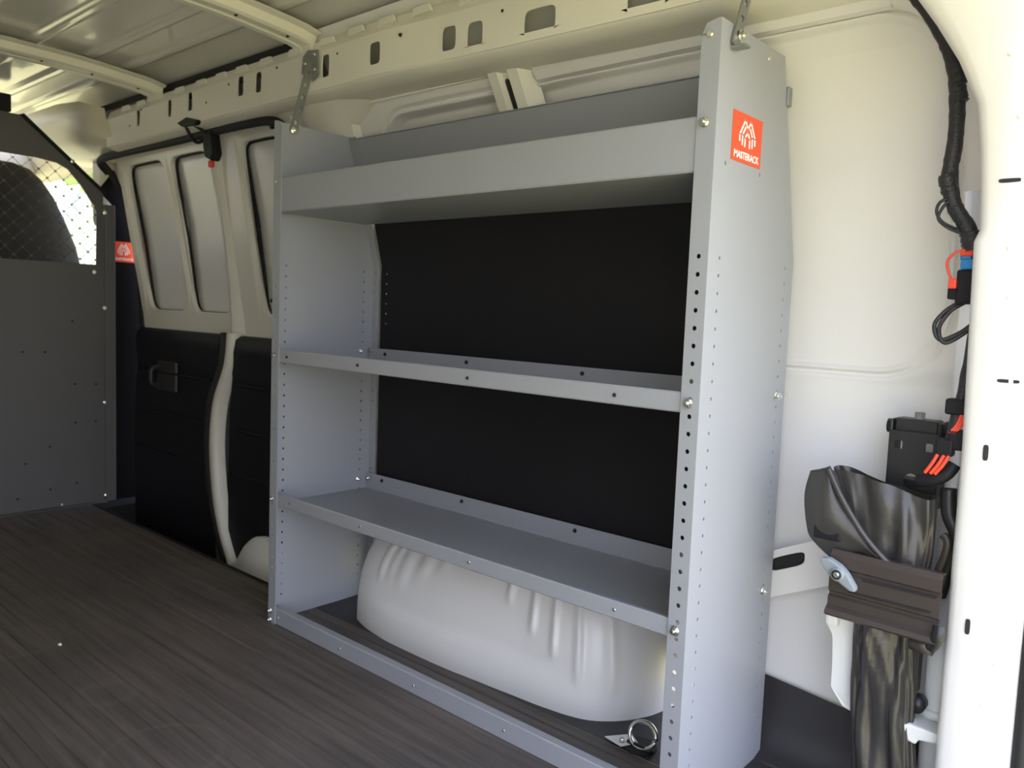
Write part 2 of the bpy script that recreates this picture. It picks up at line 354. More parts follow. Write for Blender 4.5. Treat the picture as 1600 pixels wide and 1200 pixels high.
o = sheet('trim_1', us, vs, holes, lambda u, v: (u, beam_y(u) + (0.012 if v > 1.36 else 0.0), beam_z(u, v)), CREAM, solid=0.0025, off=1.0)
beam = struct(o, 'cream roof rail beam with row of rectangular openings')
xb = frange(-1.16, 1.46, 60)
loft('beam_underside', [[(x, y+beam_y(x)-0.10 if y < .12 else y, beam_z(x, z)) for y, z in [(0.1005, 1.256), (0.104, 1.250), (0.15, 1.243), (0.175, 1.240), (0.235, 1.238)]] for x in xb], CREAM, beam, smooth=True)
loft('beam_top', [[(x, y, beam_z(x, z)) for y, z in [(0.112, 1.370), (0.13, 1.376), (0.20, 1.376)]] for x in xb], CREAM, beam, smooth=False)
loft('beam_inner_wall', [[(x, y, z) for y, z in [(0.19, 1.235), (0.19, 1.37)]] for x in (-1.16, 0.5, 1.46)], WHITE, beam, smooth=False)
for k in range(17):
    x = -1.05+0.118*k+0.012*math.sin(k*5.1); zt = beam_z(x, 1.366); yb = beam_y(x)
    prism('rail_tab', [(x, zt-0.012), (x+0.060, zt-0.012), (x+0.052, zt+0.003), (x+0.006, zt+0.003)], 'y', yb-0.0025, yb+0.004, CREAM, beam, bevel=0.001)
loft('outer_side_skin', [[(x, y, z) for y, z in [(0.275, 1.18), (0.262, 1.28), (0.245, 1.36), (0.235, 1.46)]] for x in (-1.55, 0.0, 1.57)], WHITE, beam)
for x, z in [(-0.985, 1.296), (-0.905, 1.335), (-0.50, 1.30), (-0.38, 1.33), (-0.15, 1.335), (0.098, 1.325), (0.32, 1.322), (0.60, 1.314), (0.80, 1.312)]:
    put(RIVET, 'rail_hole', (x, beam_y(x)-0.0004, z), (0, -1, 0), beam, 1.5)
tube('door_header_seal', [(-1.40, 0.20, 1.20), (-1.385, 0.165, 1.235), (-1.20, 0.148, 1.238), (-0.8, 0.148, 1.236), (-0.4, 0.148, 1.238), (-0.24, 0.158, 1.225), (-0.19, 0.19, 1.15), (-0.18, 0.22, 1.05)], 0.013, RUBBER, beam, seg=10)
# front end cover of the rail
o = loft('trim_2', [[(x+dx, y, z) for y, z, dx in pr] for x, pr in [
    (-1.80, [(0.03,1.41,0),(0.05,1.36,0),(0.10,1.31,0),(0.17,1.28,0),(0.28,1.27,0)]),
    (-1.40, [(0.03,1.405,0),(0.055,1.35,0),(0.10,1.29,0),(0.17,1.252,0),(0.28,1.245,0)]),
    (-1.24, [(0.04,1.395,0),(0.06,1.345,0),(0.10,1.285,0.02),(0.16,1.250,0.04),(0.26,1.245,0.05)]),
    (-1.16, [(0.09,1.372,0),(0.095,1.34,0.0),(0.10,1.275,0.05),(0.14,1.250,0.12),(0.24,1.245,0.16)])]], TAN, smooth=True, solid=0.003)
struct(o, 'tan curved cover at the front end of the roof rail')

# ---- ceiling: corrugated roof skin with cross bows
def roof_z(y): return 1.425 + 0.012*math.cos((y+0.6)*1.9) - 0.03*sm(0.05, 0.22, y) - 0.03*sm(-1.25, -1.42, y)
ry = frange(-1.42, 0.24, 332)
def bead(y):
    s = 0
    for c in (-1.20, -1.0, -0.80, -0.60, -0.40, -0.235, -0.09, 0.02): s += sm(0.022, 0.010, abs(y-c))*0.007
    return s
ce = struct(loft('ceiling', [[(x, y, roof_z(y)-bead(y)*(1 if -2.0 < x < 1.4 else 0)) for y in ry] for x in (-2.3, -1.9, -0.8, 0.2, 1.30, 1.55)], ROOFM), 'glossy white corrugated roof panel of the van')
loft('outer_skin', [[(x, y, roof_z(y)+0.02) for y in (-1.44, -0.9, -0.3, 0.1, 0.26)] for x in (-2.3, 1.58)], WHITE, ce)
def bow(xc, wd):
    rows = []
    for y in frange(-1.40, 0.115, 40):
        zb = roof_z(y) - 0.043 - 0.010*sm(-0.15, 0.1, y)
        rows.append([(xc+dx*wd, y, zb+dz) for dx, dz in [(-0.5,0.026),(-0.46,0.024),(-0.32,0.022),(-0.28,0.004),(-0.22,0.0),(-0.08,0.0),(-0.05,0.004),(0.05,0.004),(0.08,0.0),(0.22,0.0),(0.28,0.004),(0.32,0.022),(0.46,0.024),(0.5,0.026)]])
    b = loft('roof_bow', rows, CREAM, ce, smooth=False, solid=0.002)
    for k in range(6):
        y = 0.05-0.13*k; put(RIVET, 'bow_hole', (xc+0.15*wd, y, roof_z(y)-0.0445-0.010*sm(-0.15, 0.1, y)), (0, 0, -1), ce, 1.4)
    box('bow_bracket', (xc-0.3*wd, 0.10, 1.352), (xc+0.3*wd, 0.150, 1.372), CREAM, ce, bevel=0.004)
    return b
for xc in (-0.835, -0.05, 0.72): bow(xc, 0.125)
loft('roof_seal_gap', [[(x, y, z) for y, z in [(0.125, 1.379), (0.125, 1.40)]] for x in (-1.3, 1.4)], RUBBER, ce, smooth=False)

# ---- rear corner pillar with slots
def pil_y(z): return lerp([0.0, 0.60, 0.90, 1.04, 1.12, 1.20, 1.28, 1.34, 1.385], [0.168, 0.165, 0.128, 0.075, 0.030, -0.03, -0.12, -0.24, -0.40], z)
def pil_dx(z): return lerp([0.0, 1.02, 1.06, 1.10, 1.15, 1.20, 1.26, 1.385], [0, 0, -0.012, -0.032, -0.062, -0.10, -0.15, -0.20], z)
rows = []
zz = [0.0, 0.2, 0.4, 0.6, 0.72, 0.8, 0.87, 0.885, 0.93, 0.98, 1.03, 1.08, 1.12, 1.16, 1.20, 1.24, 1.28, 1.31, 1.34, 1.365, 1.385]
cs = [(1.408, 0.19), (1.408, 0.02), (1.4095, 0.010), (1.414, 0.004), (1.421, 0.0), (1.462, -0.002), (1.470, 0.001), (1.479, 0.008), (1.486, 0.016), (1.493, 0.020), (1.497, 0.030), (1.499, 0.06), (1.56, 0.075), (1.56, 0.19)]
for z in zz:
    yp = pil_y(z); sh = 0.006*sm(0.885, 0.87, z) - 0.003
    rows.append([(x - (sh if x < 1.43 else 0) + (pil_dx(z)*max(0, (1.47-x)/0.062) if x < 1.47 else 0), yp + dy, z) for x, dy in cs])
dp = struct(loft('trim_3', rows, WHITE, smooth=True, caps=False), 'bright white rear door corner pillar with narrow slots')
tube('weatherstrip', [(1.503, pil_y(z)+0.024, z) for z in (0.0, 0.3, 0.6, 0.9, 1.02, 1.12, 1.2, 1.28, 1.34)], 0.010, RUBBER, dp, seg=8)
def slot(x, z, a, b, rz=0):
    n = 20; P = []
    for t in frange(0, 2*pi, n)[:-1]:
        u, v = math.cos(t), math.sin(t)
        P.append((a*math.copysign(abs(u)**0.5, u), b*math.copysign(abs(v)**0.5, v)))
    V = []; F = []
    for h in (0.006, -0.0006):
        for u, v in P:
            V.append((x+u, pil_y(z+v)+h-0.0012, z+v))
    F.append(tuple(range(n, 2*n))); F += [(i, (i+1) % n, n+(i+1) % n, n+i) for i in range(n)]
    return obj('slot', V, F, HOLE, dp)
slot(1.447, 0.940, 0.0125, 0.0024); slot(1.457, 0.694, 0.0125, 0.0024); slot(1.437, 0.598, 0.0032, 0.0105); slot(1.434, 0.362, 0.0030, 0.0105); slot(1.440, 1.142, 0.0125, 0.0024)
for x, z in [(1.447, 1.075), (1.456, 1.01), (1.449, 0.86), (1.452, 0.80), (1.459, 0.44), (1.47, 0.32), (1.46, 0.26)]:
    o = put(DIMPLE, 'weld_dimple', (x, pil_y(z)-0.0014, z), (0, -1, 0), dp, 0.6)
# rear header joining both pillars, and the opposite side of the van
loft('rear_header', [[(x, y, z) for x, z in [(1.30, 1.42), (1.36, 1.33), (1.41, 1.285), (1.46, 1.28), (1.52, 1.29), (1.57, 1.32), (1.57, 1.43)]] for y in frange(-1.25, -0.08, 6)], WHITE, dp)
wl = struct(loft('wall_left', [[(x, -1.19-(y), z) for x in (-2.6, -1.0, 0.5, 1.50)] for z, y in [(-0.05, 0.22), (0.8, 0.22), (1.0, 0.19), (1.17, 0.14), (1.30, 0.08), (1.42, -0.0)]], LINER), 'white lined left-hand van body side')
for x in (-0.9, -0.1, 0.7): box('wall_rib', (x, -1.405, 0.0), (x+0.09, -1.375, 0.98), WHITE, wl, bevel=0.006)
loft('rear_pillar', [[(x, -1.19-d-dy, z) for x, dy in [(1.42, 0.0), (1.42, -0.10), (1.47, -0.12), (1.53, -0.10), (1.53, 0.0)]] for z, d in [(0, 0.2), (0.8, 0.2), (1.0, 0.17), (1.17, 0.12), (1.38, 0.0)]], WHITE, wl)

# ================================================================== SIDE DOORS
def dy_(z): return lerp([-0.25, 0.62, 0.80, 1.0, 1.15, 1.27], [0.315, 0.300, 0.285, 0.255, 0.222, 0.190], z)
def side_door(name, x0, x1, wins, label):
    us = [x0]
    for a, b in wins: us += [a-0.015, b+0.015]
    us.append(x1); vs = [0.63, 0.70, 1.232, 1.258]
    holes = {(2*i+1, 1): ((b-a)/2, 0.247, 7, 40) for i, (a, b) in enumerate(wins)}
    # refine vertical rows by building the frame as a curved sheet: subdivide via mapping of dense rings
    V = []; 
    d = sheet(name, us, vs, holes, lambda u, v: (u, dy_(v), v), CREAM, solid=0.018, off=1.0, bevel=0.005)
    struct(d, label)
    for a, b in wins:
        cxx, hx = (a+b)/2, (b-a)/2
        rows = [[(x, dy_(z)+0.023, z) for x in frange(a-0.02, b+0.02, 4)] for z in frange(0.69, 1.235, 12)]
        loft('window_blank', rows, WHITE, d, solid=0.003)
        tube('window_gasket', [(cxx+u*1.0, dy_(0.966+v)+0.017, 0.966+v) for u, v in ring(40, hx+0.001, 0.248, 7)+ring(40, hx+0.001, 0.248, 7)[:1]], 0.004, RUBBER, d, seg=6, smooth_path=False)
    return d
d1 = side_door('door_1', -1.335, -0.655, [(-1.280, -0.985), (-0.955, -0.695)], 'cream side cargo door with blanked windows nearest the partition')
d2 = side_door('door_2', -0.630, -0.045, [(-0.520, -0.30), (-0.27, -0.08)], 'cream side cargo door with blanked windows beside the shelving')
# window blank bulges and mullion ridges
for d, x in ((d1, -0.970), (d2, -0.285)):
    loft('mullion', [[(x+dx, dy_(z)+yy, z) for dx, yy in [(-0.035, 0.022), (-0.016, 0.004), (0.006, 0.004), (0.014, 0.022)]] for z in frange(0.69, 1.23, 10)], CREAM, d)
loft('door_edge_ridge', [[(-0.655+dx+lerp([0.63, 1.26], [-0.008, 0.02], z), dy_(z)+yy, z) for dx, yy in [(-0.02, 0.0), (-0.012, -0.022), (0.006, -0.026), (0.018, -0.006), (0.03, 0.004)]] for z in frange(0.62, 1.255, 10)], CREAM, d1)
put(RIVET, 'door_hole', (-0.462, dy_(0.765)-0.001, 0.765), (0, -1, 0), d2, 2.4)
put(RIVET, 'door_hole', (-0.60, dy_(1.13)-0.001, 1.13), (0, -1, 0), d1, 2.4)
# lower black trim panels
def trim_panel(d, x0, x1, handle):
    V = [[(x, y, z) for x in (x0, x0+0.01, x1-0.01, x1)] for y, z in []]
    pr = [(0.33, 0.655), (0.285, 0.652), (0.268, 0.640), (0.262, 0.60), (0.270, 0.52), (0.262, 0.42), (0.258, 0.20), (0.262, -0.05), (0.275, -0.14), (0.33, -0.16)]
    t = loft('lower_trim', [[(x, y, z) for y, z in pr] for x in frange(x0, x1, 6)], BLACK, d, smooth=True)
    for z in (0.50, 0.36, 0.22): box('trim_ridge', (x0+0.03, 0.254, z), (x1-0.03, 0.268, z+0.008), BLACK, t, bevel=0.003)
    if handle:
        box('pull_recess', (-1.145, 0.256, 0.44), (-1.005, 0.27, 0.545), mat_plain, t, bevel=0.012)
        tube('pull_handle', [(-1.125, 0.262, 0.525), (-1.125, 0.232, 0.515), (-1.125, 0.228, 0.49), (-1.125, 0.232, 0.465), (-1.125, 0.262, 0.455)], 0.008, mat_plain, t, seg=8)
    return t
trim_panel(d1, -1.325, -0.735, True); trim_panel(d2, -0.655, -0.05, False)
# wavy white edge between the two doors, seen below the windows
pts = spline([(-0.655, 0.262, 0.66), (-0.665, 0.258, 0.56), (-0.725, 0.255, 0.44), (-0.740, 0.252, 0.30), (-0.715, 0.25, 0.14), (-0.665, 0.248, 0.02), (-0.615, 0.248, -0.06), (-0.57, 0.25, -0.12)], 6)
loft('door_edge', [[(p.x-0.022, p.y+0.03, p.z), (p.x-0.020, p.y+0.002, p.z), (p.x-0.012, p.y-0.006, p.z), (p.x+0.012, p.y-0.006, p.z), (p.x+0.020, p.y+0.002, p.z), (p.x+0.022, p.y+0.03, p.z)] for p in pts], CREAM, d1)
loft('edge_seal', [[(p.x-0.075, p.y+0.03, p.z), (p.x-0.060, p.y+0.0, p.z), (p.x-0.035, p.y-0.002, p.z), (p.x-0.021, p.y+0.006, p.z)] for p in pts], mat_plain, d1)
top = spline([(-0.70, 0.235, -0.070), (-0.62, 0.235, -0.066), (-0.56, 0.235, -0.03), (-0.51, 0.236, 0.03), (-0.46, 0.238, 0.062), (-0.41, 0.24, 0.068), (-0.36, 0.242, 0.05), (-0.30, 0.245, 0.0)], 5)
loft('sill_corner', [[(p.x, p.y+0.03, p.z-0.004) for p in top], [(p.x, p.y+0.004, p.z) for p in top], [(p.x, p.y-0.004, p.z-0.006) for p in top], [(p.x+0.01, 0.215, -0.10) for p in top]], WHITE, d2)
# body edge strip seen past the front door's trim
tube('front_jamb_edge', [(-1.345, 0.30, 0.42), (-1.335, 0.298, 0.35), (-1.330, 0.296, 0.2), (-1.338, 0.298, 0.08)], 0.007, CREAM, d1, seg=6)
# door frame seal at the front jamb
tube('jamb_seal', [(-1.385, 0.165, 1.235), (-1.37, 0.205, 1.18), (-1.356, 0.252, 1.05), (-1.352, 0.285, 0.86), (-1.350, 0.30, 0.66), (-1.352, 0.31, 0.3), (-1.352, 0.31, -0.2)], 0.011, RUBBER, d1, seg=8)
box('jamb_sill', (-1.47, 0.131, -0.29), (-1.337, 0.42, -0.004), RUBBER, fl)
# outer void behind the doors is the door skin
loft('outer_skin', [[(x, dy_(z)+0.055, z) for x in (-1.40, -0.65, 0.02)] for z in frange(-0.3, 1.28, 10)], WHITE, d1)

# ================================================================== SHELVING UNIT
W, D, H = 1.107, 0.292, 1.17
su = thing('shelving_unit', 'grey steel van shelving unit with two shelves, top tray and punched end panels', 'shelving')
PITCHH = 0.0254; ZH = 0.846
zrow = [ZH+PITCHH/2-k*PITCHH for k in range(34)]
vs = sorted([0.0] + zrow[:33] + [0.935, 1.0, 1.055, 1.12, 1.152, H])
yc = [0.0, 0.022, 0.046, 0.133, 0.157, 0.249, 0.273, D]
FLW = 0.030
def back_y(z): return lerp([0.0, 0.862, 1.17], [D, D, 0.208], z)
def panel_map(mirror):
    def f(u, v):
        z = v
        if u <= FLW:
            x, y = W-FLW+u, 0.0
            if v > 1.16 and u < 0.004: z = 1.150
            elif v > 1.16 and u < 0.012: z = 1.166
        elif u <= FLW+D:
            y = u-FLW
            if y > 0.17: y = 0.17+(y-0.17)*(back_y(v)-0.17)/(D-0.17)
            x = W
        else: x, y = W-(u-FLW-D), back_y(v)
        return ((W-x) if mirror else x, y, z)
    return f
us = [0.0, 0.007, 0.023, FLW] + [FLW+y for y in yc[1:]] + [FLW+D+0.004, FLW+D+0.022, FLW+D+0.026]
holes = {}
for j in range(len(vs)-1):
    c = (vs[j]+vs[j+1])/2
    if vs[j+1]-vs[j] < 0.026 and vs[j] > 0.01 and c < 0.85:
        holes[(1, j)] = (0.0036, 0.0036, 2, 12); holes[(4, j)] = (0.0024, 0.0030, 2, 8)
        holes[(8, j)] = (0.0024, 0.0030, 2, 8); holes[(11, j)] = (0.0030, 0.0030, 2, 8)
for j in range(len(vs)-1):
    if abs((vs[j]+vs[j+1])/2-0.9675) < 0.04 and vs[j] > 0.93: holes[(4, j)] = (0.0024, 0.0035, 2, 8, 0, 0.012); holes[(6, j)] = (0.0024, 0.0035, 2, 8, 0, 0.012)
us_ok = us
for mirror in (False, True):
    p = sheet('end_panel', us_ok, vs, holes, panel_map(mirror), GREY, su, solid=0.0018, off=-1.0 if not mirror else -1.0, bevel=0.0)
    p['label'] = 'punched end panel facing the rear doors' if not mirror else 'punched end panel nearest the side door'
def shelf(z0, lip, rear, name, label):
    y0 = 0.0035; pts = [(y0+0.010, z0+lip-0.001), (y0+0.0015, z0+lip), (y0, z0+lip-0.0015), (y0, z0+0.0015), (y0+0.0015, z0), (D-0.012, z0), (D-0.010, z0+0.002), (D-0.010, z0+rear)]
    s = loft(name, [[(x, y, z) for y, z in pts] for x in frange(0.003, W-0.003, 8)], GREY, su, smooth=False, solid=0.0016, off=0)
    s['label'] = label
    return s
ZM, ZL = 0.622, 0.286
shelf(ZM, 0.029, 0.031, 'shelf', 'middle shelf'); shelf(ZL, 0.027, 0.042, 'shelf', 'lower shelf above the wheel housing')
for x in (0.04, 0.30, 0.62, 0.94):
    put(RIVET, 'lip_hole', (x+0.02, 0.0022, ZM+0.014), (0, -1, 0), su, 1.2)
    put(SMALLB, 'lip_bolt', (x+0.04, 0.0022, ZL+0.014), (0, -1, 0), su, 0.75)
for x in (0.07, 0.36, 0.69, 0.98):
    put(RIVET, 'upstand_hole', (x, D-0.0115, ZM+0.018), (0, -1, 0), su, 1.7)
    put(RIVET, 'upstand_hole', (x, D-0.0115, ZL+0.030), (0, -1, 0), su, 1.7)
# top tray
pts = [(0.012, 1.0395), (0.0045, 1.041), (0.0030, 1.039), (0.0030, 0.967), (0.0045, 0.965), (0.262, 0.965), (0.2635, 0.967), (0.2095, 1.163), (0.205, 1.164)]
s = loft('top_tray', [[(x, y, z) for y, z in pts] for x in frange(0.003, W-0.003, 8)], GREY, su, smooth=False, solid=0.0016, off=0); s['label'] = 'deep top tray with tall front lip'
# floor kick strip
pts = [(0.022, 0.036), (0.005, 0.0370), (0.0035, 0.0355), (0.0035, 0.0015), (0.005, 0.0008), (0.03, 0.0008)]
s = loft('kick_strip', [[(x, y, z) for y, z in pts] for x in frange(0.003, W-0.003, 8)], GREY, su, smooth=False, solid=0.0014, off=0); s['label'] = 'low strip along the floor'
for x in (0.04, 0.28, 0.52, 0.76, 1.0): put(SMALLB, 'kick_bolt', (x, 0.0025, 0.018), (0, -1, 0), su, 0.7)
# black back board
prism('back_panel', [(0.2935, 0.30), (0.2965, 0.30), (0.2965, 0.862), (0.2705, 0.968), (0.2675, 0.968), (0.2935, 0.862)], 'x', 0.031, W-0.031, BLACKP, su)
for k in range(6): put(SMALLB, 'back_screw', (0.055, 0.2925, 0.842-0.025*k), (0, -1, 0), su, 0.55)
# assembly bolts
for z in (1.031, ZM+0.015, ZL+0.014): put(BOLT, 'bolt', (W-0.016, -0.0016, z), (-0.15, -1, 0), su)
for z in (1.031, ZM+0.015, ZL+0.014): put(BOLT, 'bolt', (0.014, -0.0016, z), (0, -1, 0), su, 0.8)
for z in (0.008, 0.030): put(BOLT, 'bolt', (0.012, -0.0016, z), (0, -1, 0), su, 0.9); put(BOLT, 'bolt', (W-0.016, -0.0016, z), (0, -1, 0), su)
for z in (ZM+0.014, ZL+0.018):
    put(BOLT, 'bolt', (W+0.0006, 0.256, z), (1, 0, 0), su); put(BOLT, 'bolt', (0.0028, 0.256, z+0.008), (1, 0, 0), su, 0.9); put(BOLT, 'bolt', (0.016, D-0.012, z+0.010), (0, -1, 0), su, 0.9)
put(BOLT, 'bolt', (0.0028, 0.222, 1.128), (1, 0, 0), su, 0.9)
put(SMALLB, 'panel_rivet', (W-0.016, -0.0012, 1.150), (0, -1, 0), su, 1.3)
put(SMALLB, 'panel_rivet', (W+0.0004, 0.150, 1.152), (1, 0, 0), su, 0.9)
sticker('sticker', (W+0.0002, 0.0955, 1.0225), (0, 1, 0), (0, 0, 1), 0.095, 0.070, su, 0.0142)
sw = box('wall_clip', (W-0.004, 0.222, 1.098), (W+0.004, 0.236, 1.128), DGREY, su, bevel=0.002)
# straps to the roof rail
def strap(x, foot, top, wd, parent, nh):
    a, b = Vector((x, *foot)), Vector((x, *top)); d = (b-a).normalized(); nrm = Vector((1, 0, 0)); side = d.cross(nrm)
    L = (b-a).length; n = nh*2+1; usx = [-wd/2, wd/2]
    vv = frange(0, L, n)
    s = sheet('strap', usx, vv, {(0, 2*k+1): (wd*0.22, L/n*0.36, 5, 12) for k in range(nh)}, lambda u, v: tuple(a + d*v + side*u), DGREY, parent, solid=0.003, off=0)
    return s
s1 = strap(W+0.0035, (0.034, 1.140), (0.090, 1.290), 0.020, su, 6); s1['label'] = 'slotted tie strap at the rear end panel'
box('strap_foot', (W+0.0035, 0.024, 1.134), (W+0.024, 0.042, 1.138), DGREY, su, bevel=0.001)
put(BOLT, 'bolt', (W+0.005, 0.047, 1.156), (1, 0, 0), su, 1.1)
s2 = strap(0.006, (0.045, 1.152), (0.090, 1.318), 0.020, su, 5); s2['label'] = 'slotted tie strap at the front end panel'
put(BOLT, 'bolt', (0.0085, 0.045, 1.155), (1, 0, 0), su, 1.1)
prism('strap_bracket', [(-0.034, 1.300), (0.012, 1.276), (0.034, 1.286), (0.030, 1.345), (-0.010, 1.350), (-0.030, 1.338)], 'y', 0.0905, 0.0942, DGREY, su, bevel=0.001)
put(BOLT, 'bolt', (-0.012, 0.0905, 1.318), (0, -1, 0), su, 0.9); put(SMALLB, 'bracket_screw', (0.018, 0.0905, 1.336), (0, -1, 0), su); put(SMALLB, 'bracket_screw', (0.020, 0.0905, 1.302), (0, -1, 0), su)
prism('strap_bracket', [(W-0.02, 1.250), (W+0.03, 1.255), (W+0.03, 1.32), (W-0.015, 1.322)], 'y', 0.0925, 0.0962, DGREY, su, bevel=0.001)

# ================================================================== WHEEL HOUSING
cx_ = [0.088, 0.100, 0.117, 0.150, 0.234, 0.431, 0.587, 0.674, 0.735, 0.784, 0.824, 0.856, 0.883, 0.905, 0.918]
cy_ = [0.330, 0.225, 0.177, 0.155, 0.139, 0.135, 0.143, 0.150, 0.152, 0.156, 0.170, 0.197, 0.233, 0.285, 0.335]
base = [Vector((a, b, 0)) for a, b in zip(cx_, cy_)]
foot = []
fine = spline([(v.x, v.y, 0) for v in base], 14)
NJ = 46; rows = [[] for _ in range(NJ)]
ridges = [0.225, 0.262, 0.298, 0.360, 0.420, 0.560, 0.625, 0.690, 0.745, 0.800, 0.855]
rlen = [0.50, 0.52, 0.50, 0.62, 0.72, 0.78, 0.66, 0.50, 0.40, 0.28, 0.20]
for p in fine:
    x, y = p.x, p.y
    # dome target: shrink the plan outline towards a spine while rising
    sx_ = max(0.28, min(0.76, x)); spine = Vector((0.28+(x-0.09)/(0.918-0.09)*0.44, 0.335, 0))
    for j in range(NJ):
        t = j/(NJ-1); a = t*pi/2
        r = math.cos(a)**0.62; h = math.sin(a)**0.80
        q = spine + (p-spine)*max(r, 0.02)
        z = 0.272*h
        d = Vector((q.x-spine.x, q.y-spine.y, 0.10)).normalized()
        g = 0
        for c, l in zip(ridges, rlen): g += math.exp(-((x-c)/0.0085)**2)*sm(l-0.06, l+0.10, z/0.272+0.02)*sm(1.0, 0.97, t)
        k = 0.010*g - 0.006*sm(0.25, 0.18, z/0.272)*sm(0.05, 0.10, z/0.272)*0
        foot_out = 0.010*sm(0.03, 0.0, t)
        q = q + d*k + Vector((q.x-spine.x, q.y-spine.y, 0)).normalized()*(-foot_out*0) - Vector((0, 1, 0))*0.008*sm(0.32, 0.24, z/0.272)*sm(0.15, 0.3, x)*sm(0.80, 0.68, x)
        rows[j].append((q.x, min(q.y, 0.333), z))
wh = loft('wheel_housing', rows, WHITE, smooth=True)
tag(wh, 'white ribbed wheel housing dome under the lower shelf', 'wheel housing')
# ================================================================== TIE-DOWN RING
td = thing('tie_down_ring', 'chrome tie-down ring on folded plate in the floor beside the wheel housing', 'tie-down ring', (0.934, 0.156, 0.0012))
def disc_pts(cx, cy, r, n=24): return [(cx+r*math.cos(2*pi*k/n), cy+r*math.sin(2*pi*k/n)) for k in range(n)]
under(prism('recess_cup', disc_pts(0.945, 0.158, 0.030), 'z', 0.0012, 0.004, HOLE), td)
under(prism('plate', [(0.885, 0.135), (0.925, 0.128), (0.940, 0.160), (0.915, 0.178)], 'z', 0.0045, 0.0065, WPLAST, bevel=0.0008), td)
under(tube('ring', [(0.950+0.026*math.cos(t), 0.158+0.010*math.sin(t), 0.024+0.020*math.sin(t)) for t in frange(0, 2*pi, 28)], 0.0042, CHROME, seg=10, smooth_path=False), td)
under(tube('hinge_lug', [(0.925, 0.150, 0.006), (0.975, 0.150, 0.006)], 0.005, JACK, seg=10, smooth_path=False), td)
put(BOLT, 'bolt', (0.918, 0.142, 0.0062), (0, 0, 1), td, 0.9)

# ================================================================== PARTITION
XP = -1.42
pt = thing('partition', 'charcoal steel bulkhead partition with diamond mesh window behind the seat', 'partition', (XP, -0.5, 0))
def P_(o): return under(o, pt)
P_(box('lower_panel', (XP-0.004, -1.36, 0.0), (XP, 0.190, 0.872), PART))
P_(prism('window_frame', [(-1.36, 0.870), (-1.36, 1.352), (-0.075, 1.352), (0.188, 1.128), (0.190, 0.870), (0.163, 0.870), (0.166, 1.062), (0.118, 1.140), (0.070, 1.196), (0.035, 1.212), (-0.03, 1.220), (-1.30, 1.222), (-1.30, 0.870)], 'x', XP-0.004, XP, PART))
P_(box('edge_flange', (XP-0.02, 0.192, 0.0), (XP+0.003, 0.230, 1.09), PART, bevel=0.002))
P_(prism('edge_lip', [(-0.080, 1.352), (-0.066, 1.358), (0.200, 1.132), (0.192, 1.124)], 'x', XP-0.02, XP+0.004, BLACK))
P_(box('floor_flange', (XP-0.004, -1.36, 0.0005), (XP+0.030, 0.190, 0.004), PART, bevel=0.001))
P_(box('top_post', (XP-0.02, -0.20, 1.352), (XP+0.02, -0.108, 1.408), BLACK, bevel=0.003))
wing = P_(prism('wing_panel', [(0.231, -0.05), (0.335, -0.05), (0.36, 0.80), (0.335, 0.98), (0.290, 1.10), (0.235, 1.22), (0.180, 1.14), (0.231, 1.09)], 'x', XP-0.024, XP-0.020, WINGM))
# expanded-metal mesh: rounded diamond holes
DY, DZ = 0.0262, 0.0268
V = []; F = []
def addv(y, z): V.append((XP-0.006, y, z)); return len(V)-1
ny = int(1.50/DY)
for i in range(-52, 8):
    for j in range(-1, 16):
        if (i+j) % 2: continue
        cy, cz = i*DY+0.006, 0.862+j*DZ
        if cz > 1.235 or cy > 0.172 or cz+DZ > 1.128-0.852*(cy+DY-0.188): continue
        C = [addv(cy+DY, cz), addv(cy, cz+DZ), addv(cy-DY, cz), addv(cy, cz-DZ)]
        R = []
        for k in range(16):
            t = 2*pi*k/16; c, s = math.cos(t), math.sin(t)
            # rounded diamond: p-norm below 2
            q = (abs(c)**1.28+abs(s)**1.28)**(-1/1.28); R.append(addv(cy+c*q*DY*0.90, cz+s*q*DZ*0.90))
        for c in range(4):
            for k in range(4*c, 4*c+4):
                a, b = R[k], R[(k+1) % 16]
                F.append((C[c], b, a) if k-4*c < 2 else (C[(c+1) % 4], b, a))
            F.append((C[c], C[(c+1) % 4], R[4*c+2]))
P_(obj('mesh_screen', V, F, PART, merge=True, solid=0.0015))
for y, z in [(0.190, 0.717), (0.190, 0.370), (0.193, 0.022), (0.037, 0.008), (0.155, 0.845), (0.150, 1.078), (0.085, 1.225), (0.192, 1.06)]:
    put(BOLT, 'bolt', (XP+0.003 if z > 0.01 else XP+0.012, y, z), (1, 0, 0) if z > 0.01 else (0, 0, 1), pt, 0.9)
for y, z in [(-0.079, 0.559), (-0.009, 0.558), (0.081, 0.667), (0.088, 0.442), (0.160, 0.439), (0.089, 0.303), (0.158, 0.303), (0.004, 0.223), (-0.074, 0.17), (0.092, 0.081), (0.004, 0.07), (-0.10, 0.05)]:
    put(RIVET, 'panel_hole', (XP+0.0002, y, z), (1, 0, 0), pt, 1.5)
st = sticker('sticker', (XP-0.0195, 0.268, 0.926), (0, 1, 0), (0, 0, 1), 0.078, 0.074, None, 0.0125); under(st, pt)

